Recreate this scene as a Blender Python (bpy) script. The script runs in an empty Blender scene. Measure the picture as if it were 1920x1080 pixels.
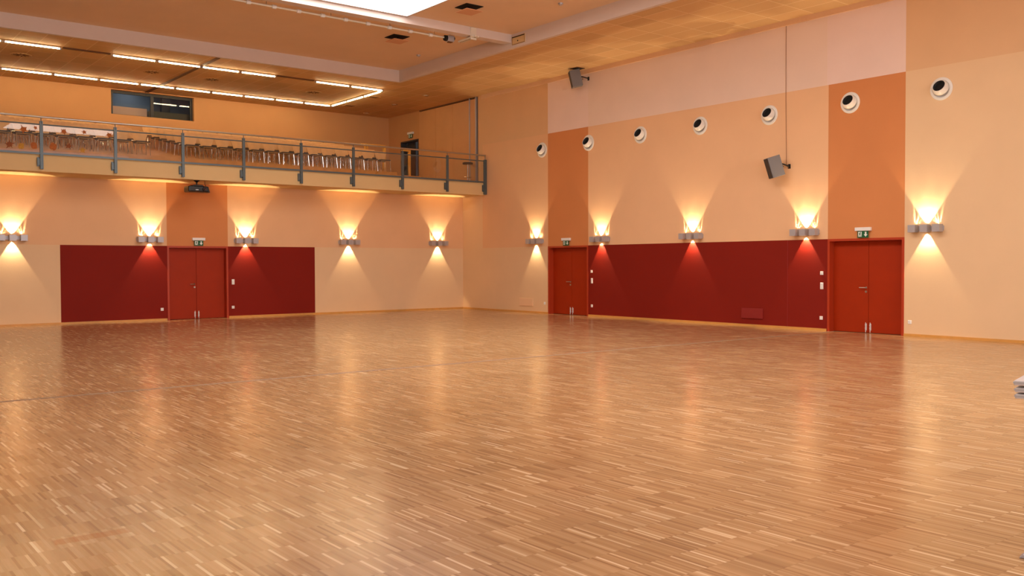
import bpy, math, random
from mathutils import Vector, Matrix

random.seed(7)
C = bpy.context.scene.collection
S = bpy.context.scene
PI = math.pi

# ------------------------------------------------------------------ camera
F_PX = 1731.3
YAW, PITCH, ROLL = 0.667691, -0.0261823, -0.0033219
cp, sp, cy_, sy_ = math.cos(PITCH), math.sin(PITCH), math.cos(YAW), math.sin(YAW)
fw = Vector((sy_ * cp, cy_ * cp, sp))
rt0 = Vector((cy_, -sy_, 0))
up0 = rt0.cross(fw)
rt = rt0 * math.cos(ROLL) + up0 * math.sin(ROLL)
up = up0 * math.cos(ROLL) - rt0 * math.sin(ROLL)
cam_data = bpy.data.cameras.new('camera')
cam_data.sensor_width = 36.0
cam_data.lens = F_PX / 1920.0 * 36.0
cam_data.clip_end = 200
cam = bpy.data.objects.new('camera', cam_data)
C.objects.link(cam)
m = Matrix((rt, up, -fw)).transposed().to_4x4()
m.translation = Vector((-19.1694, -27.1469, 1.6))
cam.matrix_world = m
S.camera = cam

# ------------------------------------------------------------------ world, daylight, exposure
W = bpy.data.worlds.new('sky')
S.world = W
W.use_nodes = True
W.node_tree.nodes['Background'].inputs[0].default_value = (0.75, 0.87, 1.0, 1)
W.node_tree.nodes['Background'].inputs[1].default_value = 1.0
S.view_settings.view_transform = 'Standard'
S.view_settings.look = 'None'
S.view_settings.gamma = 1.0
S.view_settings.use_curve_mapping = False
S.view_settings.exposure = -0.04
SKYLIGHT = 5.2       # radiance of the glazed roof light
DAYWIN = 310.0       # watts of daylight through each window behind the camera
TUBE = 44.0          # radiance of the balcony tubes
SC_UP, SC_DOWN, SC_SIDE = 170.0, 110.0, 11.0
WARM = (1.0, 0.76, 0.46)

# daylight coming in through the window openings of the front wall (behind the camera)
FRONT_Y = -31.0
WINX = [-25.0, -18.5, -12.0, -5.5]
for wx in WINX:
    ld = bpy.data.lights.new('daylight', 'AREA')
    ld.shape = 'RECTANGLE'
    ld.size, ld.size_y = 4.6, 3.6
    ld.energy = DAYWIN
    ld.color = (1.0, 0.97, 0.97)
    lo = bpy.data.objects.new('daylight', ld)
    lo.location = (wx, FRONT_Y - 0.28, 4.2)
    lo.rotation_euler = (PI / 2, 0, 0)     # shines towards +y, into the hall
    C.objects.link(lo)


# ------------------------------------------------------------------ materials
def srgb(r, g, b):
    f = lambda c: (c / 255 / 12.92) if c / 255 <= 0.04045 else ((c / 255 + 0.055) / 1.055) ** 2.4
    return (f(r), f(g), f(b), 1)


def mat(name, col, rough=0.6, metal=0.0, spec=0.5, emit=None, estr=0.0, bump=0.0, bscale=60.0, mottled=0.0, mscale=3.0):
    M = bpy.data.materials.new(name)
    M.use_nodes = True
    nt = M.node_tree
    b = nt.nodes['Principled BSDF']
    b.inputs['Base Color'].default_value = col
    b.inputs['Roughness'].default_value = rough
    b.inputs['Metallic'].default_value = metal
    b.inputs['Specular IOR Level'].default_value = spec
    if emit:
        b.inputs['Emission Color'].default_value = emit
        b.inputs['Emission Strength'].default_value = estr
    if bump or mottled:
        tc = nt.nodes.new('ShaderNodeTexCoord')
    if bump:
        n = nt.nodes.new('ShaderNodeTexNoise')
        n.inputs['Scale'].default_value = bscale
        n.inputs['Detail'].default_value = 3
        nt.links.new(tc.outputs['Object'], n.inputs['Vector'])
        bm = nt.nodes.new('ShaderNodeBump')
        bm.inputs['Strength'].default_value = bump
        bm.inputs['Distance'].default_value = 0.01
        nt.links.new(n.outputs['Fac'], bm.inputs['Height'])
        nt.links.new(bm.outputs['Normal'], b.inputs['Normal'])
    if mottled:
        n2 = nt.nodes.new('ShaderNodeTexNoise')
        n2.inputs['Scale'].default_value = mscale
        n2.inputs['Detail'].default_value = 4
        nt.links.new(tc.outputs['Object'], n2.inputs['Vector'])
        mr = nt.nodes.new('ShaderNodeMapRange')
        mr.inputs['From Min'].default_value = 0.3
        mr.inputs['From Max'].default_value = 0.7
        mr.inputs['To Min'].default_value = 1 - mottled
        mr.inputs['To Max'].default_value = 1 + mottled
        nt.links.new(n2.outputs['Fac'], mr.inputs['Value'])
        mx = nt.nodes.new('ShaderNodeVectorMath')
        mx.operation = 'SCALE'
        mx.inputs[0].default_value = col[:3]
        nt.links.new(mr.outputs['Result'], mx.inputs['Scale'])
        nt.links.new(mx.outputs['Vector'], b.inputs['Base Color'])
    return M


def paint(name, r, g, b):
    return mat(name, srgb(r, g, b), 0.75, spec=0.25, bump=0.12, bscale=35, mottled=0.02, mscale=1.3)


M = {}
M['peach_pale'] = paint('pale peach paint', 234, 200, 158)
M['peach'] = paint('peach paint', 234, 188, 144)
M['peach_mid'] = paint('mid peach paint', 238, 192, 148)
M['orange'] = paint('burnt orange paint', 214, 140, 86)
M['tan_upper'] = paint('tan orange paint', 228, 186, 142)
M['pink'] = paint('rose beige paint', 240, 214, 202)
M['beige_grey'] = paint('grey beige paint', 238, 212, 194)
M['red'] = paint('dark red wall covering', 132, 25, 8)
M['balcony_wall'] = paint('balcony wall paint', 208, 156, 106)
M['ceiling'] = paint('salmon ceiling paint', 240, 208, 176)
M['fascia'] = paint('pale fascia paint', 226, 210, 202)
M['slab'] = paint('cream balcony edge', 226, 192, 138)
M['soffit'] = paint('balcony underside paint', 238, 194, 146)
M['door_red'] = mat('red brown door laminate', srgb(164, 46, 6), 0.5, spec=0.22, mottled=0.05, mscale=2)
M['frame_red'] = mat('red lacquered door frame', srgb(178, 58, 24), 0.4)
M['baseboard'] = mat('oak baseboard', srgb(216, 158, 82), 0.4, mottled=0.06, mscale=8)
M['steel_blue'] = mat('grey blue lacquered steel', srgb(96, 108, 112), 0.4, 0.3)
M['steel'] = mat('brushed steel', srgb(190, 185, 178), 0.3, 0.9)
M['chrome'] = mat('chrome', srgb(225, 222, 218), 0.12, 1.0)
M['alu'] = mat('aluminium housing', srgb(186, 182, 186), 0.4, 0.35)
M['white'] = mat('white plastic', srgb(242, 240, 236), 0.35)
M['nozzle_white'] = mat('white enamel', srgb(232, 228, 220), 0.3)
M['white_pipe'] = mat('white painted pipe', srgb(236, 226, 208), 0.4)
M['dark'] = mat('dark inside', srgb(16, 14, 12), 0.8)
M['duct'] = mat('grey duct inside', srgb(52, 52, 50), 0.6)
M['speaker'] = mat('grey speaker cabinet', srgb(116, 114, 116), 0.55, bump=0.1, bscale=300)
M['grille'] = mat('dark speaker grille', srgb(48, 44, 46), 0.6, bump=0.3, bscale=500)
M['black'] = mat('black plastic', srgb(20, 20, 22), 0.35)
M['lens'] = mat('projector lens glass', srgb(30, 26, 40), 0.05, spec=0.8)
M['badge'] = mat('silver badge', srgb(200, 200, 198), 0.3, 0.4)
M['cable'] = mat('tan cable', srgb(150, 100, 66), 0.6)
M['tube_tray'] = mat('sand coloured light tray', srgb(200, 160, 116), 0.6)
M['bolt'] = mat('bright plated floor bolt', srgb(232, 228, 224), 0.35, 0.15)
M['brown'] = mat('brown joint strip', srgb(112, 70, 34), 0.6)
M['green'] = mat('exit sign green', srgb(18, 96, 58), 0.4)
M['sign_white'] = mat('exit sign white', srgb(235, 242, 236), 0.4)
M['win_frame'] = mat('dark window frame', srgb(34, 30, 34), 0.4)
M['booth_blue'] = mat('blue room wall', srgb(84, 92, 100), 0.8)
M['booth_beige'] = mat('beige cabinet front', srgb(176, 150, 136), 0.6)
M['booth_olive'] = mat('olive cabinet front', srgb(120, 104, 84), 0.6)
M['chair_seat'] = mat('dark grey seat pad', srgb(52, 48, 50), 0.6)
M['chair_back'] = mat('beech plywood', srgb(230, 180, 124), 0.35, mottled=0.07, mscale=6)
M['wood_tier'] = mat('honey oak boarding', srgb(206, 144, 72), 0.35, mottled=0.1, mscale=5)
M['wood_yellow'] = mat('yellow varnished wood', srgb(232, 172, 76), 0.3, mottled=0.08, mscale=8)
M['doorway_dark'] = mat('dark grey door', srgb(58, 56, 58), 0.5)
M['doorway_grey'] = mat('grey corridor wall', srgb(120, 114, 108), 0.7)
M['partition'] = mat('peach partition panel', srgb(212, 158, 106), 0.55, mottled=0.03, mscale=2)
M['stool_top'] = mat('dark brown round stool top', srgb(48, 26, 20), 0.35)
M['board'] = mat('light grey laminate', srgb(206, 204, 206), 0.4)
M['board_edge'] = mat('grey plastic edge', srgb(176, 178, 180), 0.5)
M['foot_grey'] = mat('grey cast foot', srgb(176, 176, 184), 0.4, 0.2)
M['red_grille'] = mat('dark red flap', srgb(142, 32, 28), 0.45)
M['peach_flap'] = mat('peach flap', srgb(232, 190, 150), 0.5)
M['leaf_rust'] = mat('rust brown patch', srgb(176, 96, 36), 0.8, mottled=0.2, mscale=20)
M['leaf_ochre'] = mat('ochre yellow patch', srgb(190, 136, 44), 0.8, mottled=0.2, mscale=20)
M['leaf_brown'] = mat('brown patch', srgb(140, 74, 30), 0.8, mottled=0.2, mscale=20)
M['ceil_plate'] = mat('salmon diffuser plate', srgb(226, 170, 132), 0.6)
M['tube'] = mat('glowing tube', (1, 1, 1, 1), emit=(1.0, 0.77, 0.42, 1), estr=TUBE)
M['sky_pane'] = mat('bright skylight glazing', (1, 1, 1, 1), emit=(1.0, 0.97, 0.93, 1), estr=SKYLIGHT)
M['bulb'] = mat('hot lamp glass', (1, 1, 1, 1), emit=(1.0, 0.72, 0.4, 1), estr=30)
M['seam_metal'] = mat('floor joint strip', srgb(150, 122, 100), 0.45, 0.0)


def glass_mat(name, tint, gloss=1.0):
    g = bpy.data.materials.new(name)
    g.use_nodes = True
    nt = g.node_tree
    nt.nodes.clear()
    out = nt.nodes.new('ShaderNodeOutputMaterial')
    mix = nt.nodes.new('ShaderNodeMixShader')
    tr = nt.nodes.new('ShaderNodeBsdfTransparent')
    tr.inputs[0].default_value = tint
    gl = nt.nodes.new('ShaderNodeBsdfGlossy')
    gl.inputs['Roughness'].default_value = 0.01
    fr = nt.nodes.new('ShaderNodeFresnel')
    fr.inputs[0].default_value = 1.5
    mm = nt.nodes.new('ShaderNodeMath')
    mm.operation = 'MULTIPLY'
    mm.inputs[1].default_value = gloss
    nt.links.new(fr.outputs[0], mm.inputs[0])
    nt.links.new(mm.outputs[0], mix.inputs[0])
    nt.links.new(tr.outputs[0], mix.inputs[1])
    nt.links.new(gl.outputs[0], mix.inputs[2])
    nt.links.new(mix.outputs[0], out.inputs[0])
    return g


M['glass'] = glass_mat('clear railing glass', (0.97, 0.98, 0.98, 1))
M['pane'] = glass_mat('window glass', (0.8, 0.86, 0.9, 1))


def N(nt, typ, **kw):
    n = nt.nodes.new(typ)
    for k, v in kw.items():
        setattr(n, k, v)
    return n


def math_node(nt, op, a, b=None):
    n = nt.nodes.new('ShaderNodeMath')
    n.operation = op
    for i, v in enumerate((a, b)):
        if v is None:
            continue
        if isinstance(v, (int, float)):
            n.inputs[i].default_value = v
        else:
            nt.links.new(v, n.inputs[i])
    return n.outputs[0]


def ramp(nt, fac, stops):
    r = nt.nodes.new('ShaderNodeValToRGB')
    el = r.color_ramp.elements
    while len(el) < len(stops):
        el.new(0.5)
    for e, (p, c) in zip(el, stops):
        e.position = p
        e.color = c
    nt.links.new(fac, r.inputs[0])
    return r.outputs[0]


def parquet_mat():
    g = bpy.data.materials.new('oak strip parquet')
    g.use_nodes = True
    nt = g.node_tree
    b = nt.nodes['Principled BSDF']
    tc = N(nt, 'ShaderNodeTexCoord')
    sx = N(nt, 'ShaderNodeSeparateXYZ')
    nt.links.new(tc.outputs['Object'], sx.inputs[0])
    X, Y = sx.outputs[0], sx.outputs[1]
    L, w = 0.25, 0.017
    cx = math_node(nt, 'FLOOR', math_node(nt, 'DIVIDE', X, w))
    panel = math_node(nt, 'FLOOR', math_node(nt, 'DIVIDE', X, w * 18))
    # each run of eighteen strips is laid a little out of step with the next one
    wnp = N(nt, 'ShaderNodeTexWhiteNoise', noise_dimensions='1D')
    nt.links.new(panel, wnp.inputs['W'])
    ysh = math_node(nt, 'ADD', math_node(nt, 'DIVIDE', Y, L), math_node(nt, 'MULTIPLY', wnp.outputs[0], 0.03))
    cyy = math_node(nt, 'FLOOR', ysh)
    cv = N(nt, 'ShaderNodeCombineXYZ')
    nt.links.new(cx, cv.inputs[0])
    nt.links.new(cyy, cv.inputs[1])
    wn = N(nt, 'ShaderNodeTexWhiteNoise', noise_dimensions='3D')
    nt.links.new(cv.outputs[0], wn.inputs['Vector'])
    cv2 = N(nt, 'ShaderNodeCombineXYZ')
    nt.links.new(panel, cv2.inputs[0])
    nt.links.new(cyy, cv2.inputs[1])
    wn2 = N(nt, 'ShaderNodeTexWhiteNoise', noise_dimensions='3D')
    nt.links.new(cv2.outputs[0], wn2.inputs['Vector'])
    strip = ramp(nt, wn.outputs[0], [(0.0, srgb(148, 110, 72)), (0.15, srgb(168, 130, 89)), (0.62, srgb(180, 143, 100)),
                                     (0.88, srgb(190, 154, 112)), (0.95, srgb(208, 176, 134)), (1.0, srgb(226, 200, 164))])
    # panel to panel tone
    pm = N(nt, 'ShaderNodeMapRange')
    pm.inputs['To Min'].default_value = 0.93
    pm.inputs['To Max'].default_value = 1.06
    nt.links.new(wn2.outputs[0], pm.inputs['Value'])
    # wide worn areas
    no = N(nt, 'ShaderNodeTexNoise')
    no.inputs['Scale'].default_value = 0.55
    no.inputs['Detail'].default_value = 5
    nt.links.new(tc.outputs['Object'], no.inputs['Vector'])
    wm = N(nt, 'ShaderNodeMapRange')
    wm.inputs['From Min'].default_value = 0.3
    wm.inputs['From Max'].default_value = 0.7
    wm.inputs['To Min'].default_value = 0.92
    wm.inputs['To Max'].default_value = 1.08
    nt.links.new(no.outputs['Fac'], wm.inputs['Value'])
    # fine grain along the strips
    mp = N(nt, 'ShaderNodeMapping')
    mp.inputs['Scale'].default_value = (160, 7, 1)
    nt.links.new(tc.outputs['Object'], mp.inputs['Vector'])
    gr = N(nt, 'ShaderNodeTexNoise')
    gr.inputs['Scale'].default_value = 1.0
    gr.inputs['Detail'].default_value = 2
    nt.links.new(mp.outputs[0], gr.inputs['Vector'])
    gm = N(nt, 'ShaderNodeMapRange')
    gm.inputs['To Min'].default_value = 0.86
    gm.inputs['To Max'].default_value = 1.12
    nt.links.new(gr.outputs['Fac'], gm.inputs['Value'])
    k = math_node(nt, 'MULTIPLY', math_node(nt, 'MULTIPLY', pm.outputs[0], wm.outputs[0]), gm.outputs[0])
    # end joints between rows
    fy = math_node(nt, 'FRACT', ysh)
    joint = math_node(nt, 'LESS_THAN', fy, 0.012)
    k = math_node(nt, 'MULTIPLY', k, math_node(nt, 'SUBTRACT', 1.0, math_node(nt, 'MULTIPLY', joint, 0.16)))
    sc = N(nt, 'ShaderNodeVectorMath', operation='SCALE')
    nt.links.new(strip, sc.inputs[0])
    nt.links.new(k, sc.inputs['Scale'])
    # an orange repaired row end near the camera
    ax = math_node(nt, 'LESS_THAN', math_node(nt, 'ABSOLUTE', math_node(nt, 'SUBTRACT', X, -17.77)), 0.21)
    ay = math_node(nt, 'LESS_THAN', math_node(nt, 'ABSOLUTE', math_node(nt, 'SUBTRACT', Y, -21.36)), 0.055)
    an = math_node(nt, 'GREATER_THAN', no.outputs['Fac'], 0.2)
    pat = math_node(nt, 'MULTIPLY', math_node(nt, 'MULTIPLY', ax, ay), math_node(nt, 'MULTIPLY', gr.outputs['Fac'], 1.1))
    mx = N(nt, 'ShaderNodeMix', data_type='RGBA')
    nt.links.new(pat, mx.inputs['Factor'])
    nt.links.new(sc.outputs[0], mx.inputs['A'])
    mx.inputs['B'].default_value = srgb(150, 88, 30)
    nt.links.new(mx.outputs['Result'], b.inputs['Base Color'])
    rm = N(nt, 'ShaderNodeMapRange')
    rm.inputs['To Min'].default_value = 0.15
    rm.inputs['To Max'].default_value = 0.23
    nt.links.new(no.outputs['Fac'], rm.inputs['Value'])
    nt.links.new(rm.outputs[0], b.inputs['Roughness'])
    b.inputs['Specular IOR Level'].default_value = 0.65
    # tiny unevenness from strip to strip
    bm = N(nt, 'ShaderNodeBump')
    bm.inputs['Strength'].default_value = 0.02
    bm.inputs['Distance'].default_value = 0.004
    nt.links.new(wn.outputs[0], bm.inputs['Height'])
    nt.links.new(bm.outputs[0], b.inputs['Normal'])
    return g


M['parquet'] = parquet_mat()


def tile_mat(name, base, line, sx, sy, lw=0.02):
    g = bpy.data.materials.new(name)
    g.use_nodes = True
    nt = g.node_tree
    b = nt.nodes['Principled BSDF']
    b.inputs['Roughness'].default_value = 0.7
    b.inputs['Specular IOR Level'].default_value = 0.25
    tc = N(nt, 'ShaderNodeTexCoord')
    s = N(nt, 'ShaderNodeSeparateXYZ')
    nt.links.new(tc.outputs['Object'], s.inputs[0])
    lx = math_node(nt, 'LESS_THAN', math_node(nt, 'FRACT', math_node(nt, 'DIVIDE', s.outputs[0], sx)), lw / sx)
    ly = math_node(nt, 'LESS_THAN', math_node(nt, 'FRACT', math_node(nt, 'DIVIDE', s.outputs[1], sy)), lw / sy)
    ln = math_node(nt, 'MAXIMUM', lx, ly)
    v = N(nt, 'ShaderNodeCombineXYZ')
    nt.links.new(math_node(nt, 'FLOOR', math_node(nt, 'DIVIDE', s.outputs[0], sx)), v.inputs[0])
    nt.links.new(math_node(nt, 'FLOOR', math_node(nt, 'DIVIDE', s.outputs[1], sy)), v.inputs[1])
    wn = N(nt, 'ShaderNodeTexWhiteNoise', noise_dimensions='3D')
    nt.links.new(v.outputs[0], wn.inputs['Vector'])
    mr = N(nt, 'ShaderNodeMapRange')
    mr.inputs['To Min'].default_value = 0.93
    mr.inputs['To Max'].default_value = 1.06
    nt.links.new(wn.outputs[0], mr.inputs['Value'])
    scl = N(nt, 'ShaderNodeVectorMath', operation='SCALE')
    scl.inputs[0].default_value = base[:3]
    nt.links.new(mr.outputs[0], scl.inputs['Scale'])
    mx = N(nt, 'ShaderNodeMix', data_type='RGBA')
    nt.links.new(ln, mx.inputs['Factor'])
    nt.links.new(scl.outputs[0], mx.inputs['A'])
    mx.inputs['B'].default_value = line
    nt.links.new(mx.outputs['Result'], b.inputs['Base Color'])
    return g


M['tiles'] = tile_mat('sand ceiling tiles', srgb(222, 182, 130), srgb(240, 210, 164), 0.60, 0.90, 0.022)


# ------------------------------------------------------------------ mesh helpers
class MB:
    def __init__(self):
        self.v, self.f, self.m = [], [], []

    def quad(self, a, b, c, d, mi=0):
        n = len(self.v)
        self.v += [tuple(a), tuple(b), tuple(c), tuple(d)]
        self.f.append((n, n + 1, n + 2, n + 3))
        self.m.append(mi)
        return self

    def box(self, x0, x1, y0, y1, z0, z1, mi=0, T=None):
        n = len(self.v)
        pts = [(x0, y0, z0), (x1, y0, z0), (x1, y1, z0), (x0, y1, z0), (x0, y0, z1), (x1, y0, z1), (x1, y1, z1), (x0, y1, z1)]
        if T is not None:
            pts = [tuple(T @ Vector(p)) for p in pts]
        self.v += pts
        for f in ((0, 3, 2, 1), (4, 5, 6, 7), (0, 1, 5, 4), (1, 2, 6, 5), (2, 3, 7, 6), (3, 0, 4, 7)):
            self.f.append(tuple(n + i for i in f))
            self.m.append(mi)
        return self

    def tube(self, path, r, n=10, mi=0, caps=True):
        path = [Vector(p) for p in path]
        rr = r if isinstance(r, (list, tuple)) else [r] * len(path)
        rings = []
        ref = None
        for i, p in enumerate(path):
            d = (path[min(i + 1, len(path) - 1)] - path[max(i - 1, 0)]).normalized()
            if ref is None:
                ref = Vector((0, 0, 1)) if abs(d.z) < 0.9 else Vector((1, 0, 0))
            u = d.cross(ref).normalized()
            w = d.cross(u).normalized()
            ring = []
            for k in range(n):
                a = 2 * PI * k / n
                ring.append(len(self.v))
                self.v.append(tuple(p + (u * math.cos(a) + w * math.sin(a)) * rr[i]))
            rings.append(ring)
        for a, b in zip(rings, rings[1:]):
            for k in range(n):
                self.f.append((a[k], a[(k + 1) % n], b[(k + 1) % n], b[k]))
                self.m.append(mi)
        if caps:
            self.f.append(tuple(reversed(rings[0])))
            self.m.append(mi)
            self.f.append(tuple(rings[-1]))
            self.m.append(mi)
        return self

    def lathe(self, prof, n=32, T=None, mi=0):
        """profile of (radius, height) turned about local z"""
        rings = []
        for r, h in prof:
            ring = []
            for k in range(n):
                a = 2 * PI * k / n
                p = Vector((r * math.cos(a), r * math.sin(a), h))
                if T is not None:
                    p = T @ p
                ring.append(len(self.v))
                self.v.append(tuple(p))
            rings.append(ring)
        for a, b in zip(rings, rings[1:]):
            for k in range(n):
                self.f.append((a[k], a[(k + 1) % n], b[(k + 1) % n], b[k]))
                self.m.append(mi)
        return self

    def prism(self, pts, d0, d1, axis='y', mi=0):
        """outline of 2-d points extruded along an axis"""
        def P(a, b, d):
            return {'y': (a, d, b), 'x': (d, a, b), 'z': (a, b, d)}[axis]
        n = len(self.v)
        k = len(pts)
        self.v += [P(a, b, d0) for a, b in pts] + [P(a, b, d1) for a, b in pts]
        self.f.append(tuple(n + i for i in range(k)))
        self.f.append(tuple(n + k + i for i in reversed(range(k))))
        self.m += [mi, mi]
        for i in range(k):
            j = (i + 1) % k
            self.f.append((n + i, n + k + i, n + k + j, n + j))
            self.m.append(mi)
        return self

    def build(self, name, mats, parent=None, loc=(0, 0, 0), rot=(0, 0, 0), bevel=0.0, smooth=False, segs=2):
        me = bpy.data.meshes.new(name)
        me.from_pydata(self.v, [], self.f)
        me.update()
        if not isinstance(mats, (list, tuple)):
            mats = [mats]
        for mm in mats:
            me.materials.append(M[mm] if isinstance(mm, str) else mm)
        for p, i in zip(me.polygons, self.m):
            p.material_index = i
            p.use_smooth = smooth
        import bmesh
        bm = bmesh.new()
        bm.from_mesh(me)
        bmesh.ops.recalc_face_normals(bm, faces=bm.faces)
        if smooth:
            for e in bm.edges:
                if len(e.link_faces) == 2 and e.calc_face_angle(0) > 0.7:
                    e.smooth = False
        bm.to_mesh(me)
        bm.free()
        o = bpy.data.objects.new(name, me)
        C.objects.link(o)
        o.location = loc
        o.rotation_euler = rot
        if parent:
            o.parent = parent
        if bevel:
            bv = o.modifiers.new('bevel', 'BEVEL')
            bv.width = bevel
            bv.segments = segs
            bv.limit_method = 'ANGLE'
        return o


def box(x0, x1, y0, y1, z0, z1):
    return MB().box(x0, x1, y0, y1, z0, z1)


def tag(o, label=None, cat=None, group=None, kind=None):
    if label:
        o['label'] = label
    if cat:
        o['category'] = cat
    if group:
        o['group'] = group
    if kind:
        o['kind'] = kind
    return o


def thing(name, label, cat, loc=(0, 0, 0), rotz=0.0, group=None):
    o = bpy.data.objects.new(name, None)
    o.empty_display_size = 0.1
    C.objects.link(o)
    o.location = loc
    o.rotation_euler = (0, 0, rotz)
    return tag(o, label, cat, group)


def struct(o, label, cat):
    return tag(o, label, cat, None, 'structure')


def copy_tree(o, parent=None):
    c = o.copy()
    C.objects.link(c)
    c.parent = parent
    for ch in list(o.children):
        copy_tree(ch, c)
    return c


ON_RIGHT = -PI / 2   # local -y points out of the right wall, local +x runs towards the camera


def wall_place(wall, s, z):
    """a point on a wall: s = x on the back wall, y on the right wall"""
    return ((s, 0, z), 0.0) if wall == 'back' else ((0, s, z), ON_RIGHT)


# ------------------------------------------------------------------ the setting
XL, YF = -30.0, FRONT_Y
ZC, ZR = 7.46, 7.83          # low ceiling ring, raised field
ZB, ZT = 3.98, 4.40          # balcony underside and floor
BACK2 = 5.2                  # rear wall of the balcony
fl = box(XL - 0.3, 0.3, YF - 0.3, 0.3, -0.2, 0.0).build('floor', 'parquet')
struct(fl, 'glossy oak strip parquet floor of the hall', 'floor')
o = box(XL, -.03, -14.985, -14.91, 0.0, 0.003).build('trim_1', 'seam_metal')
struct(o, 'thin dark joint strip running straight across the parquet', 'floor strip')

# right wall: painted fields, boxes side by side in one mesh; door openings left free
RW = ['peach_pale', 'tan_upper', 'pink', 'orange', 'beige_grey', 'peach_mid', 'red', 'peach']
DH = 2.152
ZBORD = 5.735
mb = MB()


def rw(y0, y1, z0, z1, mi):
    mb.box(0.0, 0.3, y0, y1, z0, z1, mi)


rw(-1.2, 0.3, 0, 4.2, 0)
rw(-1.2, -0.95, 4.2, ZC, 1)
rw(-4.705, -1.2, 0, 2.152, 0)
rw(-4.705, -1.2, 2.152, ZBORD, 7)
rw(-4.705, -1.2, ZBORD, ZC + .05, 1)
rw(-6.577, -4.705, DH, ZBORD, 3)
rw(-6.577, -4.705, ZBORD, ZC + .05, 2)
rw(-14.76, -6.577, 0, DH, 6)
rw(-14.76, -6.577, DH, ZBORD, 5)
rw(-14.72, -6.577, ZBORD, ZC + .05, 4)
rw(-16.64, -14.76, DH, ZBORD, 3)
rw(-16.64, -14.72, ZBORD, ZC + .05, 2)
rw(YF - .3, -16.64, 0, ZBORD, 0)
rw(YF - .3, -16.64, ZBORD, ZC + .05, 1)
struct(mb.build('wall_right', RW), 'tall right wall painted in peach, orange, rose and dark red fields', 'wall')

BW = ['peach_pale', 'peach', 'red', 'orange']
mb = MB()


def bw(x0, x1, z0, z1, mi):
    mb.box(x0, x1, 0.0, 0.3, z0, z1, mi)


bw(XL - .3, -13.30, 0, DH, 0)
bw(XL - .3, -13.30, DH, ZB, 1)
bw(-13.30, -10.46, 0, DH, 2)
bw(-13.30, -10.46, DH, ZB, 1)
bw(-10.46, -8.655, DH, ZB, 3)
bw(-8.655, -5.805, 0, DH, 2)
bw(-8.655, -5.805, DH, ZB, 1)
bw(-5.805, 0.0, 0, DH, 0)
bw(-5.805, 0.0, DH, ZB, 1)
struct(mb.build('wall_back', BW), 'back wall under the balcony with two dark red fields beside the door', 'wall')

# walls out of view, with the window openings the daylight comes through
mb = MB()
mb.box(XL, 0, YF - .3, YF, 0, 2.4)
mb.box(XL, 0, YF - .3, YF, 6.0, ZC)
edges = [XL] + [e for wx in WINX for e in (wx - 2.3, wx + 2.3)] + [0]
for a, b in zip(edges[::2], edges[1::2]):
    mb.box(a, b, YF - .3, YF, 2.4, 6.0)
struct(mb.build('wall_front', 'peach'), 'front wall behind the camera with large windows', 'wall')
struct(box(XL - .3, XL, YF, BACK2 + .3, 0, ZC + .05).build('wall_left', 'peach'), 'left wall of the hall', 'wall')

# ceiling ring, raised field, fascias, downstand beam
FX, FY = -3.5, -1.45
mb = MB()
mb.box(FX, 0.6, YF, FY, ZC, ZC + .06)
mb.box(XL, 0.6, FY, BACK2 + .3, ZC, ZC + .06)
mb.box(XL, -26.5, YF, FY, ZC, ZC + .06)
ceil = mb.build('ceiling', 'tiles')
struct(ceil, 'low sand coloured tiled ceiling around the raised field', 'ceiling')
SKX0, SKX1, SKY0, SKY1 = -11.4, -6.85, -22.5, -7.36
mb = MB()
mb.box(-26.5, SKX0, YF, FY, ZR, ZR + .1)
mb.box(SKX1, FX, YF, FY, ZR, ZR + .1)
mb.box(SKX0, SKX1, YF, SKY0, ZR, ZR + .1)
mb.box(SKX0, SKX1, SKY1, FY, ZR, ZR + .1)
struct(mb.build('ceiling_raised', 'ceiling'), 'raised salmon coloured ceiling field', 'ceiling')
mb = MB()
mb.box(-26.5, FX + .1, FY - .004, FY + .1, ZC - .002, ZR + .1)
struct(mb.build('trim_2', 'fascia'), 'pale fascia edging the raised ceiling along the balcony', 'fascia')
mb = MB()
mb.box(FX - .004, FX + .1, YF, FY, ZC - .002, ZR + .1)
struct(mb.build('trim_3', 'fascia'), 'pale fascia edging the raised ceiling along the right wall', 'fascia')
struct(box(-26.6, -26.5, YF, FY, ZC - .005, ZR + .1).build('trim_4', 'fascia'), 'pale fascia on the left of the raised ceiling', 'fascia')
struct(box(-26.5, FX, -7.3, -7.02, 7.61, ZR).build('trim_5', 'fascia'), 'pale downstand beam crossing the raised ceiling', 'beam')

sk = thing('skylight', 'large glaring white skylight in the raised ceiling', 'skylight', ((SKX0 + SKX1) / 2, (SKY0 + SKY1) / 2, 7.76))
tag(sk, kind='structure')
hx, hy = (SKX1 - SKX0) / 2, (SKY1 - SKY0) / 2
mb = MB()
for a, b, c, d in ((-hx, hx, -hy, -hy + .05), (-hx, hx, hy - .05, hy), (-hx, -hx + .05, -hy, hy), (hx - .05, hx, -hy, hy)):
    mb.box(a, b, c, d, -0.005, .17)
mb.build('frame', 'fascia', sk)
box(-hx + .04, hx - .04, -hy + .04, hy - .04, 0.0, .02).build('pane', 'sky_pane', sk)

# cornice at the top of the right wall, baseboards
struct(box(-.05, 0, YF, -1.2, 7.33, ZC).build('trim_6', 'peach_flap'), 'narrow pale cornice along the top of the right wall', 'cornice')
mb = MB()
for a, b in ((-4.705, -.02), (-14.74, -6.59), (YF, -16.645)):
    mb.box(-.02, 0, a, b, 0, .055)
struct(mb.build('baseboard_right', 'baseboard'), 'oak baseboard along the right wall', 'baseboard')
mb = MB()
for a, b in ((XL, -10.475), (-8.64, 0)):
    mb.box(a, b, -.02, 0, 0, .055)
struct(mb.build('baseboard_back', 'baseboard'), 'oak baseboard along the back wall', 'baseboard')

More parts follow.
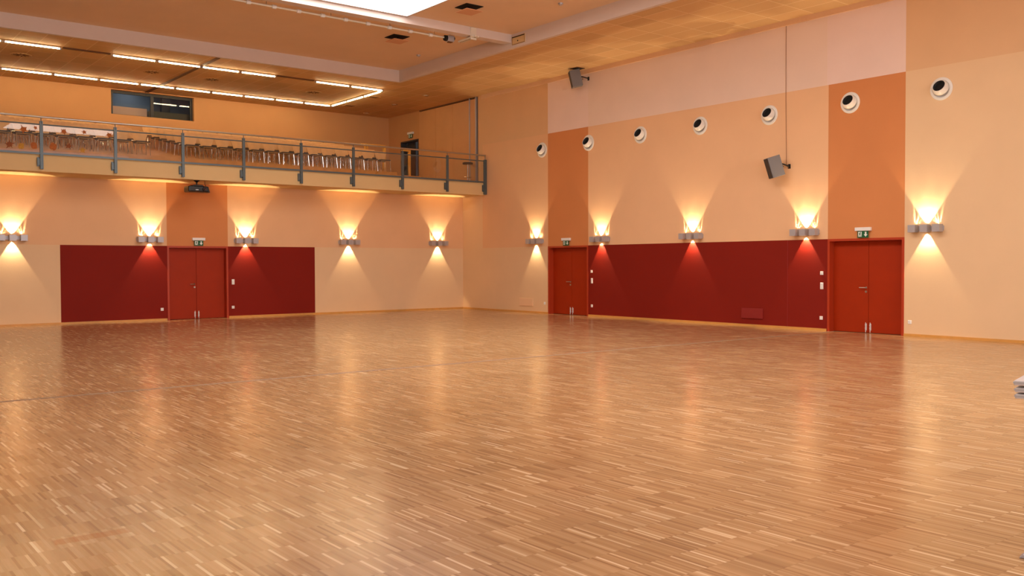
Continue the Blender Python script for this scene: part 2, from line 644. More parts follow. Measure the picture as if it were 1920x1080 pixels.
# balcony slab, its rear wall and floor
mb = MB()
mb.box(XL, -.001, -1.36, 0.32, ZB, ZT, 0)
slab = mb.build('balcony_slab', 'slab')
struct(slab, 'cream balcony edge spanning the back of the hall', 'balcony')
struct(box(XL, 1.2, 0.32, BACK2, ZT - .2, ZT).build('balcony_floor', 'wood_tier'), 'wooden floor of the balcony', 'floor')

mb = MB()
WX0, WX1, WZ0, WZ1 = -10.55, -7.80, 6.62, 7.43
mb.box(XL, WX0, BACK2, BACK2 + .3, ZT, ZC)
mb.box(WX1, .4, BACK2, BACK2 + .3, ZT, ZC)
mb.box(WX0, WX1, BACK2, BACK2 + .3, ZT, WZ0)
mb.box(WX0, WX1, BACK2, BACK2 + .3, WZ1, ZC)
struct(mb.build('wall_balcony_back', 'balcony_wall'), 'orange lit rear wall of the balcony', 'wall')
mb = MB()
mb.box(.05, .35, 4.28, BACK2, ZT, ZC)
mb.box(.05, .35, 2.98, 4.28, 6.41, ZC)
mb.box(.05, .35, 2.86, 2.98, ZT, ZC)
struct(mb.build('wall_balcony_side', 'balcony_wall'), 'side wall of the balcony with the dark doorway', 'wall')

# window of the control room in the balcony rear wall
wn = thing('window_1', 'dark framed two pane window high on the balcony rear wall', 'window', ((WX0 + WX1) / 2, BACK2 + .14, WZ0))
tag(wn, kind='structure')
hw, hh = (WX1 - WX0) / 2, WZ1 - WZ0
mb = MB()
mb.box(-hw, -hw + .09, 0, .08, 0, hh)
mb.box(hw - .09, hw, 0, .08, 0, hh)
mb.box(-hw + .09, hw - .09, 0, .08, 0, .03)
mb.box(-hw + .09, hw - .09, 0, .08, hh - .09, hh)
mb.box(-.06, .04, -.01, .08, .03, hh - .09)
mb.build('window_frame', 'win_frame', wn)
box(.04, hw - .09, .03, .045, .03, hh - .09).build('pane', 'pane', wn)
for n_, bb in (('wall_control_room_back', (WX0 - .6, WX1 + .6, 6.9, 7.0, 6.2, 7.9)), ('wall_control_room_left', (WX0 - .7, WX0 - .6, 5.52, 7.0, 6.2, 7.9)),
               ('wall_control_room_right', (WX1 + .6, WX1 + .7, 5.52, 7.0, 6.2, 7.9)), ('floor_control_room', (WX0 - .6, WX1 + .6, 5.52, 6.9, 6.1, 6.2)),
               ('ceiling_control_room', (WX0 - .6, WX1 + .6, 5.52, 6.9, 7.9, 8.0))):
    struct(box(*bb).build(n_, 'booth_blue'), 'blue grey shell of the room behind the balcony window', 'wall')
o = box(WX0 - .3, -9.28, 5.60, 5.9, 6.2, 6.95).build('control_desk', 'booth_beige')
tag(o, 'beige cabinet front behind the left pane of the balcony window', 'cabinet')
o = box(-9.2, WX1 + .3, 5.60, 5.9, 6.2, 6.90).build('control_desk', 'booth_olive')
tag(o, 'olive brown cabinet front behind the right pane of the balcony window', 'cabinet')
o = box(-8.55, -8.27, 6.3, 6.5, 6.84, 7.55).build('equipment_rack', 'win_frame')
tag(o, 'dark upright rack behind the right pane of the balcony window', 'rack')
box(-8.55, -8.27, 6.28, 6.52, 6.2, 6.84).build('rack_base', 'win_frame', o)
ld = bpy.data.lights.new('control_room_fill', 'AREA')  # added lamp without a fixture, brightens the room behind the balcony window
ld.size, ld.energy, ld.color = 0.6, 8.0, (0.9, 0.95, 1.0)
lo = bpy.data.objects.new('control_room_fill', ld)
lo.location = (-9.6, 6.3, 7.85)
C.objects.link(lo)

# ------------------------------------------------------------------ doors


def double_door(name, wall, s0, s1, label, depth=0.17):
    """s0..s1 run left to right as seen; local x along the wall, local -y into the hall"""
    mid = (s0 + s1) / 2
    loc, rz = wall_place(wall, mid, 0)
    t = thing(name, label, 'door', loc, rz)
    tag(t, kind='structure')
    hw = abs(s1 - s0) / 2
    fwid = 0.055
    mb = MB()
    mb.box(-hw, -hw + fwid, -.012, .29, 0, DH)
    mb.box(hw - fwid, hw, -.012, .29, 0, DH)
    mb.box(-hw + fwid, hw - fwid, -.012, .29, DH - fwid, DH)
    mb.build('door_frame', 'frame_red', t)
    ix = hw - fwid
    for k, (a, b) in enumerate(((-ix + .004, -.004), (.004, ix - .004))):
        lf = box(a, b, depth, depth + .05, .008, DH - fwid - .004).build('door_leaf', 'door_red', t)
        # chrome floor bolt at the meeting edge
        bx = -.055 if k == 0 else .055
        mb = MB()
        mb.box(bx - .017, bx + .017, depth - .014, depth, .06, .215)
        mb.tube([(bx, depth - .02, .012), (bx, depth - .02, .24)], .008, 8)
        mb.box(bx - .019, bx + .019, depth - .022, depth, .10, .12)
        mb.box(bx - .019, bx + .019, depth - .022, depth, .17, .19)
        mb.build('floor_bolt', 'bolt', lf)
        if k == 0:
            mb = MB()
            mb.lathe([(0, -.012), (.026, -.012), (.026, 0), (0, 0)], 20, Matrix.Translation((-.06, depth, 1.03)) @ Matrix.Rotation(PI / 2, 4, 'X'))
            mb.tube([(-.06, depth, 1.03), (-.06, depth - .045, 1.03), (-.075, depth - .055, 1.03), (-.20, depth - .055, 1.03)], .011, 10)
            mb.build('door_handle', 'steel', lf, smooth=True)
            mb = MB()
            mb.lathe([(0, .012), (.026, .012), (.026, 0), (0, 0)], 20, Matrix.Translation((-.06, depth, .94)) @ Matrix.Rotation(PI / 2, 4, 'X'))
            mb.build('lock_rosette', 'steel', lf, smooth=True)
    struct(box(-hw, hw, .30, .34, -.0, DH).build('door_backing', 'dark', t), None, None)
    return t


double_door('door_1', 'back', -10.46, -8.655, 'red double door in the back wall under the balcony')
double_door('door_2', 'right', -4.705, -6.577, 'red double door at the far end of the right wall')
double_door('door_3', 'right', -14.76, -16.64, 'red double door at the near end of the right wall')

# dark doorway on the balcony with a half open leaf
t = thing('door_4', 'dark doorway on the balcony below a small exit sign', 'door', (0.05, 3.63, ZT), ON_RIGHT)
tag(t, kind='structure')
mb = MB()
mb.box(-.65, -.60, -.01, .25, 0, 2.01)
mb.box(.60, .65, -.01, .25, 0, 2.01)
mb.box(-.60, .60, -.01, .25, 1.96, 2.01)
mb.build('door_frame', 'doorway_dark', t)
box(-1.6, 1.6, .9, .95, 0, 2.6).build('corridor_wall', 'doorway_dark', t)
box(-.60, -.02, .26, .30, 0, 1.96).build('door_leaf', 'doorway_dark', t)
box(.12, .36, .5, .52, 1.05, 1.40).build('notice_panel', 'doorway_grey', t)

# folding partition closing the side of the balcony
t = thing('folding_partition', 'peach folding partition with aluminium edges beside the balcony railing', 'partition', (0.0, 0, ZT))
for a, b in ((.62, 1.72), (1.73, 2.855), (-.44, .61)):
    box(0.0, .06, a, b, .02, ZC - ZT - .06).build('panel', 'partition', t)
box(0.01, .05, -.83, -.46, .02, ZC - ZT - .06).build('panel', 'partition', t)
for y in (-.46, -.84):
    box(-.02, .07, y, y + .035, 0, ZC - ZT - .01).build('edge_profile', 'alu', t)
box(0.0, .06, -.46, 2.855, ZC - ZT - .04, ZC - ZT).build('top_track', 'brown', t)
struct(box(.18, .22, -1.2, -.83, ZT, ZC).build('wall_gap', 'brown'), 'dark recess between partition and right wall', 'wall')
struct(box(.22, .5, -1.2, 3.0, ZT, ZC).build('wall_behind_partition', 'brown'), 'wall behind the folding partition', 'wall')

# ------------------------------------------------------------------ exit signs
ARROW = [(-.018, .05), (.018, .05), (.018, -.005), (.045, -.005), (0, -.055), (-.045, -.005), (-.018, -.005)]


def exit_sign(wall, s, label, loc=None, rz=None, sc=1.0):
    if loc is None:
        loc, rz = wall_place(wall, s, DH)
    t = thing('exit_sign', label, 'exit sign', loc, rz, 'green exit signs above the doors')
    box(-.19 * sc, .19 * sc, -.075, 0, .165 * sc, .245 * sc).build('lamp_housing', 'white', t, bevel=.006)
    p = box(-.135 * sc, .135 * sc, -.05, -.042, .012 * sc, .163 * sc).build('sign_panel', 'green', t)
    q = lambda pts, dx, dz, k=1.0: [((x * k + dx) * sc, (z * k + dz) * sc) for x, z in pts]
    MB().prism(q(ARROW, .07, .09, 1.05), -.053, -.0505).build('arrow', 'sign_white', p)
    # white doorway with a running figure cut in green
    dr = MB().prism(q([(-.045, -.055), (.04, -.055), (.04, .055), (-.045, .055)], -.068, .09), -.053, -.0505).build('doorway_symbol', 'sign_white', p)
    mb = MB()
    ring = [(.012 * math.cos(i * PI / 5), .012 * math.sin(i * PI / 5)) for i in range(10)]
    mb.prism(q(ring, -.06, .128), -.0555, -.0535)
    for seg in ([(-.012, .03), (.01, .026), (0, -.012), (-.02, -.01)], [(-.012, .026), (-.036, .012), (-.034, .004), (-.012, .014)],
                [(.006, .024), (.03, .004), (.025, -.002), (.002, .012)], [(-.02, -.008), (-.036, -.046), (-.026, -.048), (-.008, -.01)],
                [(-.01, -.01), (.018, -.024), (.016, -.05), (.026, -.05), (.028, -.018), (0, -.008)]):
        mb.prism(q(seg, -.066, .088), -.0555, -.0535)
    mb.build('running_figure', 'green', dr)
    return t


exit_sign('back', -9.55, 'green exit sign above the door in the back wall')
exit_sign('right', -5.607, 'green exit sign above the far door in the right wall')
exit_sign('right', -15.68, 'green exit sign above the near door in the right wall')
exit_sign(None, 0, 'small green exit sign above the dark balcony doorway', (0.05, 3.5, 6.47), ON_RIGHT)


# ------------------------------------------------------------------ wall sconces
def beam_light(name, parent, loc, energy, size_deg, blend, tilt=0.0, down=False, streaks=False, seed=0.0):
    ld = bpy.data.lights.get(name)
    if ld is None:
        ld = bpy.data.lights.new(name, 'SPOT')
        ld.energy = energy
        ld.color = WARM
        ld.spot_size = math.radians(size_deg)
        ld.spot_blend = blend
        ld.shadow_soft_size = 0.012
        if streaks:   # rippled glass: the beam leaves as bright and dark rays
            ld.use_nodes = True
            nt = ld.node_tree
            em = nt.nodes['Emission']
            tc = N(nt, 'ShaderNodeTexCoord')
            s = N(nt, 'ShaderNodeSeparateXYZ')
            nt.links.new(tc.outputs['Normal'], s.inputs[0])
            ang = math_node(nt, 'DIVIDE', s.outputs[0], math_node(nt, 'ABSOLUTE', s.outputs[2]))
            no = N(nt, 'ShaderNodeTexNoise', noise_dimensions='1D')
            no.inputs['Scale'].default_value = 4.2
            no.inputs['Detail'].default_value = 1.0
            nt.links.new(math_node(nt, 'ADD', ang, 3.7 + seed), no.inputs['W'])
            mr = N(nt, 'ShaderNodeMapRange')
            mr.inputs['From Min'].default_value = 0.46
            mr.inputs['From Max'].default_value = 0.66
            mr.inputs['To Min'].default_value = 0.06
            mr.inputs['To Max'].default_value = 2.6
            nt.links.new(no.outputs['Fac'], mr.inputs['Value'])
            nt.links.new(mr.outputs[0], em.inputs['Strength'])
    lo = bpy.data.objects.new('lamp_beam', ld)
    C.objects.link(lo)
    lo.parent = parent
    lo.location = loc
    lean = math.radians(8)      # leans a little towards the wall
    lo.rotation_euler = (lean if down else PI - lean, tilt, 0)
    return lo


def make_sconce(label):
    t = thing('wall_sconce', label, 'wall lamp', group='three cube wall sconces')
    box(-.36, .36, -.022, 0, -.05, .05).build('back_plate', 'alu', t)
    h, w = .078, .08
    yc = -.022 - w
    for k, x in enumerate((-.267, 0, .267)):
        mb = MB()
        th = .006
        for a, b, c, d in ((x - w, x + w, yc - w, yc - w + th), (x - w, x + w, yc + w - th, yc + w),
                           (x - w, x - w + th, yc - w + th, yc + w - th), (x + w - th, x + w, yc - w + th, yc + w - th)):
            mb.box(a, b, c, d, -h, h)
        if k != 1:
            mb.box(x - w + th, x + w - th, yc - w + th, yc + w - th, -h, -h + th)
        hs = mb.build('cube_housing', 'alu', t)
        bl = MB().lathe([(0, -.03), (.014, -.028), (.018, 0), (.014, .028), (0, .03)], 10, Matrix.Translation((x, yc, -.02 if k != 1 else 0)))
        bl.build('bulb', 'bulb', hs, smooth=True)
    yl = yc + .035
    beam_light('sconce_up', t, (0, yl, .05), SC_UP, 73, .22)
    beam_light('sconce_down', t, (0, yl, -.05), SC_DOWN, 66, .2, down=True)
    beam_light('sconce_side_left', t, (-.267, yl, .045), SC_SIDE, 84, .5, tilt=math.radians(20), streaks=True)
    beam_light('sconce_side_right', t, (.267, yl, .045), SC_SIDE, 84, .5, tilt=math.radians(-20), streaks=True, seed=2.3)
    return t


SC = [('back', -14.46, 'wall sconce farthest left, on plain peach wall left of the dark red field'),
      ('back', -10.952, 'wall sconce above the dark red field just left of the back wall door'),
      ('back', -8.107, 'wall sconce above the dark red field just right of the back wall door'),
      ('back', -4.602, 'wall sconce on the plain peach back wall next to the dark red field'),
      ('back', -1.102, 'wall sconce on the back wall nearest the room corner'),
      ('right', -4.128, 'wall sconce on the right wall between corner and far door'),
      ('right', -7.159, 'wall sconce above the dark red field just right of the far door'),
      ('right', -10.678, 'wall sconce above the middle of the long dark red field'),
      ('right', -14.183, 'wall sconce above the dark red field just left of the near door'),
      ('right', -17.153, 'largest looking wall sconce, right of the near door')]
proto = None
for wall, s, lab in SC:
    if proto is None:
        t = proto = make_sconce(lab)
    else:
        t = copy_tree(proto)
        t['label'] = lab
    (t.location, rz) = wall_place(wall, s, 2.325)
    t.rotation_euler = (0, 0, rz)


# ------------------------------------------------------------------ round jet nozzles in the right wall
def make_nozzle(label):
    t = thing('air_nozzle', label, 'air vent', group='round white jet nozzles in a row on the right wall')
    out = Matrix.Rotation(PI / 2, 4, 'X')      # lathe axis to local -y (out of the wall)
    mb = MB().lathe([(.24, 0), (.24, .014), (.225, .022), (.185, .022), (.175, .012), (.165, .004), (.125, .003)], 48, out)
    mb.build('flange', 'nozzle_white', t, smooth=True)
    tilt = Matrix.Rotation(math.radians(-24), 4, 'X') @ out
    mb = MB().lathe([(.160, .0), (.166, .025), (.160, .06), (.150, .10), (.140, .122), (.134, .133), (.127, .132), (.125, .122)], 48, tilt)
    nz = mb.build('nozzle', 'nozzle_white', t, smooth=True)
    MB().lathe([(.1245, .124), (.118, .056)], 40, tilt).lathe([(.118, .056), (0, .055)], 40, tilt, 1).build('throat', ['duct', 'dark'], nz, smooth=True)  # black end disc: the shade of a deeper duct put into its colour
    return t


NZ = [(-4.42, 'round air nozzle farthest away, left of the orange column'), (-6.595, 'round air nozzle on the right edge of the far orange column'),
      (-8.75, 'third round air nozzle counted from the room corner'), (-10.93, 'round air nozzle in the middle of the row'),
      (-13.12, 'round air nozzle right above the tilted grey speaker'), (-15.32, 'round air nozzle on the near orange column'),
      (-17.43, 'nearest round air nozzle, right of the near orange column')]
proto = None
for s, lab in NZ:
    if proto is None:
        t = proto = make_nozzle(lab)
    else:
        t = copy_tree(proto)
        t['label'] = lab
    t.location, rz = wall_place('right', s, 5.245)
    t.rotation_euler = (0, 0, rz)


# ------------------------------------------------------------------ wall speakers
def speaker(loc, label, pitch, size=1.0, yaw=35):
    t = thing('wall_speaker', label, 'speaker', loc)
    # cabinet local: front = local -y
    R = Matrix.Rotation(-PI / 2 - math.radians(yaw), 4, 'Z') @ Matrix.Rotation(math.radians(pitch), 4, 'X')
    w, d, h = .15 * size, .16 * size, .25 * size
    cb = MB().prism([(-w, -d), (w, -d), (w * .8, d), (-w * .8, d)], -h, h, 'z').build('cabinet', 'speaker', t, bevel=.008)
    cb.matrix_local = R
    g = box(-w + .012, w - .012, -d - .006, -d + .002, -h + .012, h - .012).build('grille', 'grille', cb)
    back = R @ Vector((0, d, .03))
    wallx = -loc[0]
    mb = MB()
    mb.tube([back, (back.x + .06, back.y - .01, back.z), (wallx - .02, -.18, .02)], .018, 8)
    mb.box(wallx - .012, wallx, -.215, -.145, -.04, .07)
    mb.tube([R @ Vector((0, d - .01, -.08)), R @ Vector((0, d + .05, -.06)), R @ Vector((0, d + .03, .02))], .011, 8)
    mb.build('bracket', 'black', t)
    return t


speaker((-.36, -6.42, 7.16), 'grey tilted speaker high under the ceiling of the right wall', 13)
speaker((-.34, -13.52, 3.92), 'grey tilted speaker halfway up the right wall with a cable above', 17)
mb = MB().tube([(-.012, -13.60, ZC), (-.012, -13.60, 5.6), (-.012, -13.625, 3.95), (-.02, -13.70, 3.90)], .006, 8)
tag(mb.build('speaker_cable', 'cable'), 'thin vertical cable from ceiling to the lower grey speaker', 'cable')
struct(box(-.003, 0, -13.672, -13.655, .06, 2.15).build('trim_7', 'red_grille'), 'pale vertical joint in the dark red wall field', 'joint')


# ------------------------------------------------------------------ switches and sockets
def wall_plate(kind, wall, s, z, label):
    loc, rz = wall_place(wall, s, z)
    if kind == 'socket':
        t = thing('power_socket', label, 'socket', loc, rz, 'white power sockets')
        box(-.042, .042, -.012, 0, -.042, .042).build('cover_plate', 'white', t, bevel=.006)
        MB().lathe([(.022, .0125), (.021, .004), (0, .004)], 20, Matrix.Rotation(PI / 2, 4, 'X')).build('socket_hole', 'duct', t)
        mb = MB().lathe([(.026, .0125), (.024, .0145), (.022, .0125)], 20, Matrix.Rotation(PI / 2, 4, 'X'))
        mb.build('socket_ring', 'white', t)
    else:
        n = 2 if kind == 'double' else 1
        t = thing('light_switch', label, 'switch', loc, rz, 'white wall switches')
        hh = .042 * n + (.03 if n == 2 else 0) * 0
        hh = .042 if n == 1 else .078
        box(-.042, .042, -.010, 0, -hh, hh).build('cover_plate', 'white', t, bevel=.006)
        for k in range(n):
            zc = 0 if n == 1 else (-.037 + .074 * k)
            box(-.029, .029, -.016, -.009, zc - .030, zc + .030).build('rocker', 'white', t, bevel=.003)
            box(-.006, .006, -.0175, -.0155, zc - .006, zc + .006).build('indicator', 'alu', t)
    return t


wall_plate('double', 'back', -8.506, 1.082, 'white double switch on the dark red field right of the back door')
wall_plate('socket', 'back', -8.514, .316, 'white socket low on the dark red field right of the back door')
wall_plate('socket', 'back', -10.619, .321, 'white socket low on the dark red field left of the back door')
wall_plate('single', 'right', -6.729, 1.361, 'single white switch beside the far right wall door, upper of two')
wall_plate('double', 'right', -6.741, 1.079, 'double white switch beside the far right wall door, lower of two')
wall_plate('socket', 'right', -6.739, .321, 'white socket low beside the far right wall door on dark red')
wall_plate('single', 'right', -14.607, 1.358, 'single white switch left of the near door, upper of two')
wall_plate('double', 'right', -14.609, 1.057, 'double white switch left of the near door, lower of two')
wall_plate('socket', 'right', -14.599, .303, 'white socket low on dark red, left of the near door')
wall_plate('socket', 'right', -16.777, .306, 'white socket low on pale peach wall right of the near door')
wall_plate('socket', 'right', -4.534, .332, 'white socket low on pale peach wall left of the far door')


def flap(s0, s1, z0, z1, m_, label):
    t = thing('wall_flap', label, 'flap', (0, (s0 + s1) / 2, z0), ON_RIGHT)
    hw = abs(s1 - s0) / 2
    MB().prism([(0, 0), (-.03, 0), (-.012, z1 - z0), (0, z1 - z0)], -hw, hw, 'x').build('cover', m_, t, bevel=.003)
    box(-.03, .03, -.036, -.028, .0, .02).build('grip', m_, t)
    return t


flap(-12.30, -12.956, .204, .46, 'red_grille', 'dark red wall flap low on the long dark red field')
flap(-3.26, -3.95, .22, .47, 'peach_flap', 'peach wall flap low on the pale wall left of the far door')

# ------------------------------------------------------------------ projector under the balcony
t = thing('projector', 'black projector hanging below the balcony edge', 'projector', (-9.97, -1.12, ZB))
bd = MB()
bd.box(-.30, .28, -.20, .20, -.335, -.17)
bd.build('body', 'black', t, bevel=.035, segs=3)
MB().prism([(-.20, -.172), (.17, -.172), (.12, -.13), (-.13, -.13)], -.15, .15).build('top_cover', 'black', t, bevel=.01)
mb = MB().tube([(.15, -.26, -.25), (.15, -.19, -.25)], [.055, .062], 20)
ln = mb.build('lens_barrel', 'black', t, smooth=True)
MB().lathe([(0, 0), (.045, 0), (.045, .006), (0, .008)], 20, Matrix.Translation((.15, -.258, -.25)) @ Matrix.Rotation(PI / 2, 4, 'X')).build('lens_glass', 'lens', ln)
box(-.10, -.02, -.206, -.199, -.285, -.262).build('badge', 'badge', t)
mb = MB().lathe([(0, 0), (.085, 0), (.085, -.012), (.03, -.045), (.022, -.06), (.022, -.12), (.06, -.135), (0, -.136)], 20)
mb.build('ceiling_mount', 'black', t, smooth=True)
MB().tube([(.235, 0, 0), (.235, 0, -.10), (.25, -.02, -.14), (.25, -.02, -.2)], .012, 8).build('cable', 'brown', t)
MB().prism([(.28, -.19), (.28, -.33), (.335, -.335), (.33, -.31), (.295, -.19)], -.12, .12).build('side_cover', 'black', t)

# ------------------------------------------------------------------ balcony railing
PX = [-15.77, -14.0, -12.22, -10.445, -8.705, -6.915, -5.157, -3.375, -1.625, -.045]
YR = -1.415
t = thing('balcony_railing', 'grey blue steel and glass railing along the balcony edge', 'railing', (0, YR, ZT))
for i, x in enumerate(PX):
    last = i == len(PX) - 1
    w = .045 if not last else .06
    mb = MB()
    if last:
        mb.box(x - .05, x - .005, -.04, .04, -.40, .80)
        mb.box(x + .005, x + .04, -.04, .04, -.40, .80)
    else:
        mb.box(x - .036, x - .008, -.03, .03, -.37, .84)
        mb.box(x + .008, x + .036, -.03, .03, -.37, .84)
        mb.box(x - .008, x + .008, -.024, .024, -.36, .76)
    p = mb.build('post', 'steel_blue', t)
    mb = MB()
    mb.box(x - .10, x - .02, .0, .055, -.27, -.10)
    mb.box(x - .10, x + .02, .035, .055, -.30, -.07)
    mb.build('post_bracket', 'steel_blue', p)
    mb = MB()
    mb.tube([(x, 0, .80), (x, 0, .905), (x, -.0, .935)], .011, 8)
    mb.build('handrail_support', 'steel_blue', p)
MB().tube([(XL + .2, 0, .945), (-.03, 0, .945)], .026, 12).build('handrail', 'steel', t, smooth=True)
MB().tube([(XL + .2, 0, .755), (-.03, 0, .755)], .017, 10).build('mid_rail', 'steel_blue', t, smooth=True)
mb = MB()
mb.box(XL + .2, -.03, -.012, .02, .0, .05)
mb.build('bottom_rail', 'steel_blue', t)
MB().tube([(XL + .2, .005, .36), (-10.9, .005, .36)], .006, 6)
for a, b in zip([XL + .2] + PX, PX):
    box(a + .05, b - .05, -.004, .004, .05, .735).build('glass_panel', 'glass', t)

# thin brown and ochre leaf shaped patches on the railing glass


def leaf_outline(kind, s, rnd):
    pts = []
    if kind == 'maple':
        n = 20
        for i in range(n):
            a = 2 * PI * i / n + rnd.random() * .1
            r = s * (1.0 if i % 4 == 0 else (.62 if i % 2 == 0 else .5)) * (.85 + .3 * rnd.random())
            pts.append((r * math.cos(a), r * math.sin(a) * .9))
    else:
        n = 16
        for i in range(n):
            a = 2 * PI * i / n
            r = s * (.62 + .38 * abs(math.cos(a))) * (.9 + .2 * rnd.random())
            pts.append((r * math.cos(a) * .62, r * math.sin(a) * 1.0))
    return pts


rnd = random.Random(3)
UPL = [(22, -14.40, 5.0, .12, 'maple', 'upper rust leaf shaped patch on the railing glass, farthest left'),
       (68, -14.13, 5.06, .06, 'maple', 'small upper leaf shaped patch just left of the first visible railing post'),
       (120, -13.47, 5.02, .105, 'maple', 'large upper leaf shaped patch right of the first visible railing post'),
       (158, -12.985, 5.05, .075, 'maple', 'small jagged upper leaf shaped patch midway between first two posts'),
       (215, -12.37, 5.02, .10, 'maple', 'upper leaf shaped patch just left of the second visible railing post')]
LOL = [(20, -14.72, 4.60, .125, 'maple', 'leaf_brown', 'wide brown leaf shaped patch at the bottom of the leftmost glass panel'),
       (42, -14.46, 4.575, .11, 'oval', 'leaf_ochre', 'ochre oval leaf shaped patch at the bottom of the leftmost glass panel'),
       (63, -14.17, 4.61, .12, 'oval', 'leaf_rust', 'rust leaf shaped patch just left of the first visible railing post'),
       (98, -13.73, 4.62, .13, 'oval', 'leaf_rust', 'slanted rust leaf shaped patch just right of the first visible post'),
       (126, -13.36, 4.66, .10, 'maple', 'leaf_brown', 'dark brown leaf shaped patch in the middle of the second glass panel'),
       (152, -13.03, 4.58, .10, 'maple', 'leaf_ochre', 'faint ochre leaf shaped patch low in the second glass panel')]
for _, x, z, s, k, lab in UPL:
    o = MB().prism(leaf_outline(k, s, rnd), -.0035, .0).build('leaf_patch', 'leaf_rust', None, (x, YR - .0062, z), (0, rnd.uniform(-.6, .6), 0))
    tag(o, lab, 'leaf decoration', 'leaf shaped patches on the railing glass')
for _, x, z, s, k, mm_, lab in LOL:
    o = MB().prism(leaf_outline(k, s, rnd), -.0035, .0).build('leaf_patch', mm_, None, (x, YR - .0062, z), (0, rnd.uniform(-.4, .4), 0))
    tag(o, lab, 'leaf decoration', 'leaf shaped patches on the railing glass')

# ------------------------------------------------------------------ seating tiers and chairs
NR = 6
TY0, TD, TZ0, TR = 0.45, 0.76, 4.78, 0.14
mb = MB()
for k in range(NR):
    y0 = TY0 + TD * k
    y1 = TY0 + TD * (k + 1) if k < NR - 1 else BACK2
    mb.box(XL, -2.45 + (.0 if k < 3 else .0), y0, y1, ZT, TZ0 + TR * k)
struct(mb.build('seating_tier', 'wood_tier'), 'stepped honey oak platform carrying the chair rows', 'platform')
mb = MB()
mb.box(-2.45, -1.47, TY0, BACK2, ZT, 4.69)
struct(mb.build('tier_step', 'wood_tier'), 'low wooden step at the right end of the tiers', 'step')


def make_chair(label):
    t = thing('stacking_chair', label, 'chair', group='beech and chrome chairs in rows on the balcony')
    w = .205
    seat = MB()
    seat.prism([(-w + .02, -.20), (w - .02, -.20), (w, -.17), (w, .16), (w - .03, .20), (-w + .03, .20), (-w, .16), (-w, -.17)], .405, .432, 'z')
    seat.build('seat', 'chair_seat', t)
    # plywood back, wide at the top, narrowing to the seat, gently curved
    bk = MB()
    rows = [(.45, .150), (.54, .185), (.64, .225), (.72, .238), (.755, .215)]
    cols = 6
    def bp(z, hw, i, off):
        u = -1 + 2 * i / cols
        return (u * hw, .175 + .13 * (z - .42) - .025 * (u * u) * -1 * -1 + off, z)
    grid = {}
    for s_, off in ((0, 0.0), (1, .014)):
        for r_, (z, hw) in enumerate(rows):
            for i in range(cols + 1):
                grid[s_, r_, i] = len(bk.v)
                bk.v.append(bp(z, hw, i, off))
    nr = len(rows)
    for s_ in (0, 1):
        for r_ in range(nr - 1):
            for i in range(cols):
                bk.f.append((grid[s_, r_, i], grid[s_, r_, i + 1], grid[s_, r_ + 1, i + 1], grid[s_, r_ + 1, i]))
                bk.m.append(0)
    for r_ in range(nr - 1):
        for i in (0, cols):
            bk.f.append((grid[0, r_, i], grid[0, r_ + 1, i], grid[1, r_ + 1, i], grid[1, r_, i]))
            bk.m.append(0)
    for r_ in (0, nr - 1):
        for i in range(cols):
            bk.f.append((grid[0, r_, i], grid[0, r_, i + 1], grid[1, r_, i + 1], grid[1, r_, i]))
            bk.m.append(0)
    for sx in (-.12, .12):     # dark fixing screws
        bk.lathe([(0, 0), (.011, 0), (.011, -.006), (0, -.006)], 8, Matrix.Translation((sx, .208, .70)) @ Matrix.Rotation(-PI / 2, 4, 'X') @ Matrix.Scale(-1, 4, (0, 0, 1)), 1)
    bk.build('backrest', ['chair_back', 'black'], t, smooth=True)
    for sx in (-1, 1):
        MB().tube([(sx * .175, -.165, .40), (sx * .195, -.20, 0)], .0115, 8).build('leg', 'chrome', t, smooth=True)
        MB().tube([(sx * .175, .15, .40), (sx * .195, .21, 0)], .0115, 8).build('leg', 'chrome', t, smooth=True)
        MB().tube([(sx * .13, .12, .395), (sx * .13, .20, .41), (sx * .125, .215, .52), (sx * .12, .228, .66)], .010, 8).build('back_support', 'chrome', t, smooth=True)
    mb = MB()
    mb.tube([(-.195, -.19, .385), (.195, -.19, .385)], .011, 8)
    mb.tube([(-.185, .17, .385), (.185, .17, .385)], .011, 8)
    mb.build('seat_frame', 'chrome', t, smooth=True)
    return t


ORD = ['front', 'second', 'third', 'fourth', 'fifth', 'rearmost']
NTH = ['aisle', 'second', 'third', 'fourth', 'fifth', 'sixth', 'seventh', 'eighth', 'ninth', 'tenth', 'eleventh', 'twelfth', 'thirteenth', 'fourteenth']
proto = None
PITCH_R, PITCH_L = .512, .52
for k in range(NR):
    yk = TY0 + TD * k + .42
    zk = TZ0 + TR * k
    for side, n in (('right', 14), ('left', 9)):
        for i in range(n):
            x = (-9.42 + PITCH_R * i) if side == 'right' else (-10.88 - PITCH_L * i)
            if i == 0:
                lab = 'beech chair at the aisle end of the %s row, %s block of the balcony' % (ORD[k], side)
            else:
                lab = 'beech chair %s from the aisle in the %s row, %s block of the balcony' % (NTH[i], ORD[k], side)
            if proto is None:
                t = proto = make_chair(lab)
            else:
                t = copy_tree(proto)
                t['label'] = lab
            t.location = (x, yk + random.uniform(-.012, .012), zk)
            t.rotation_euler = (0, 0, random.uniform(-.03, .03))

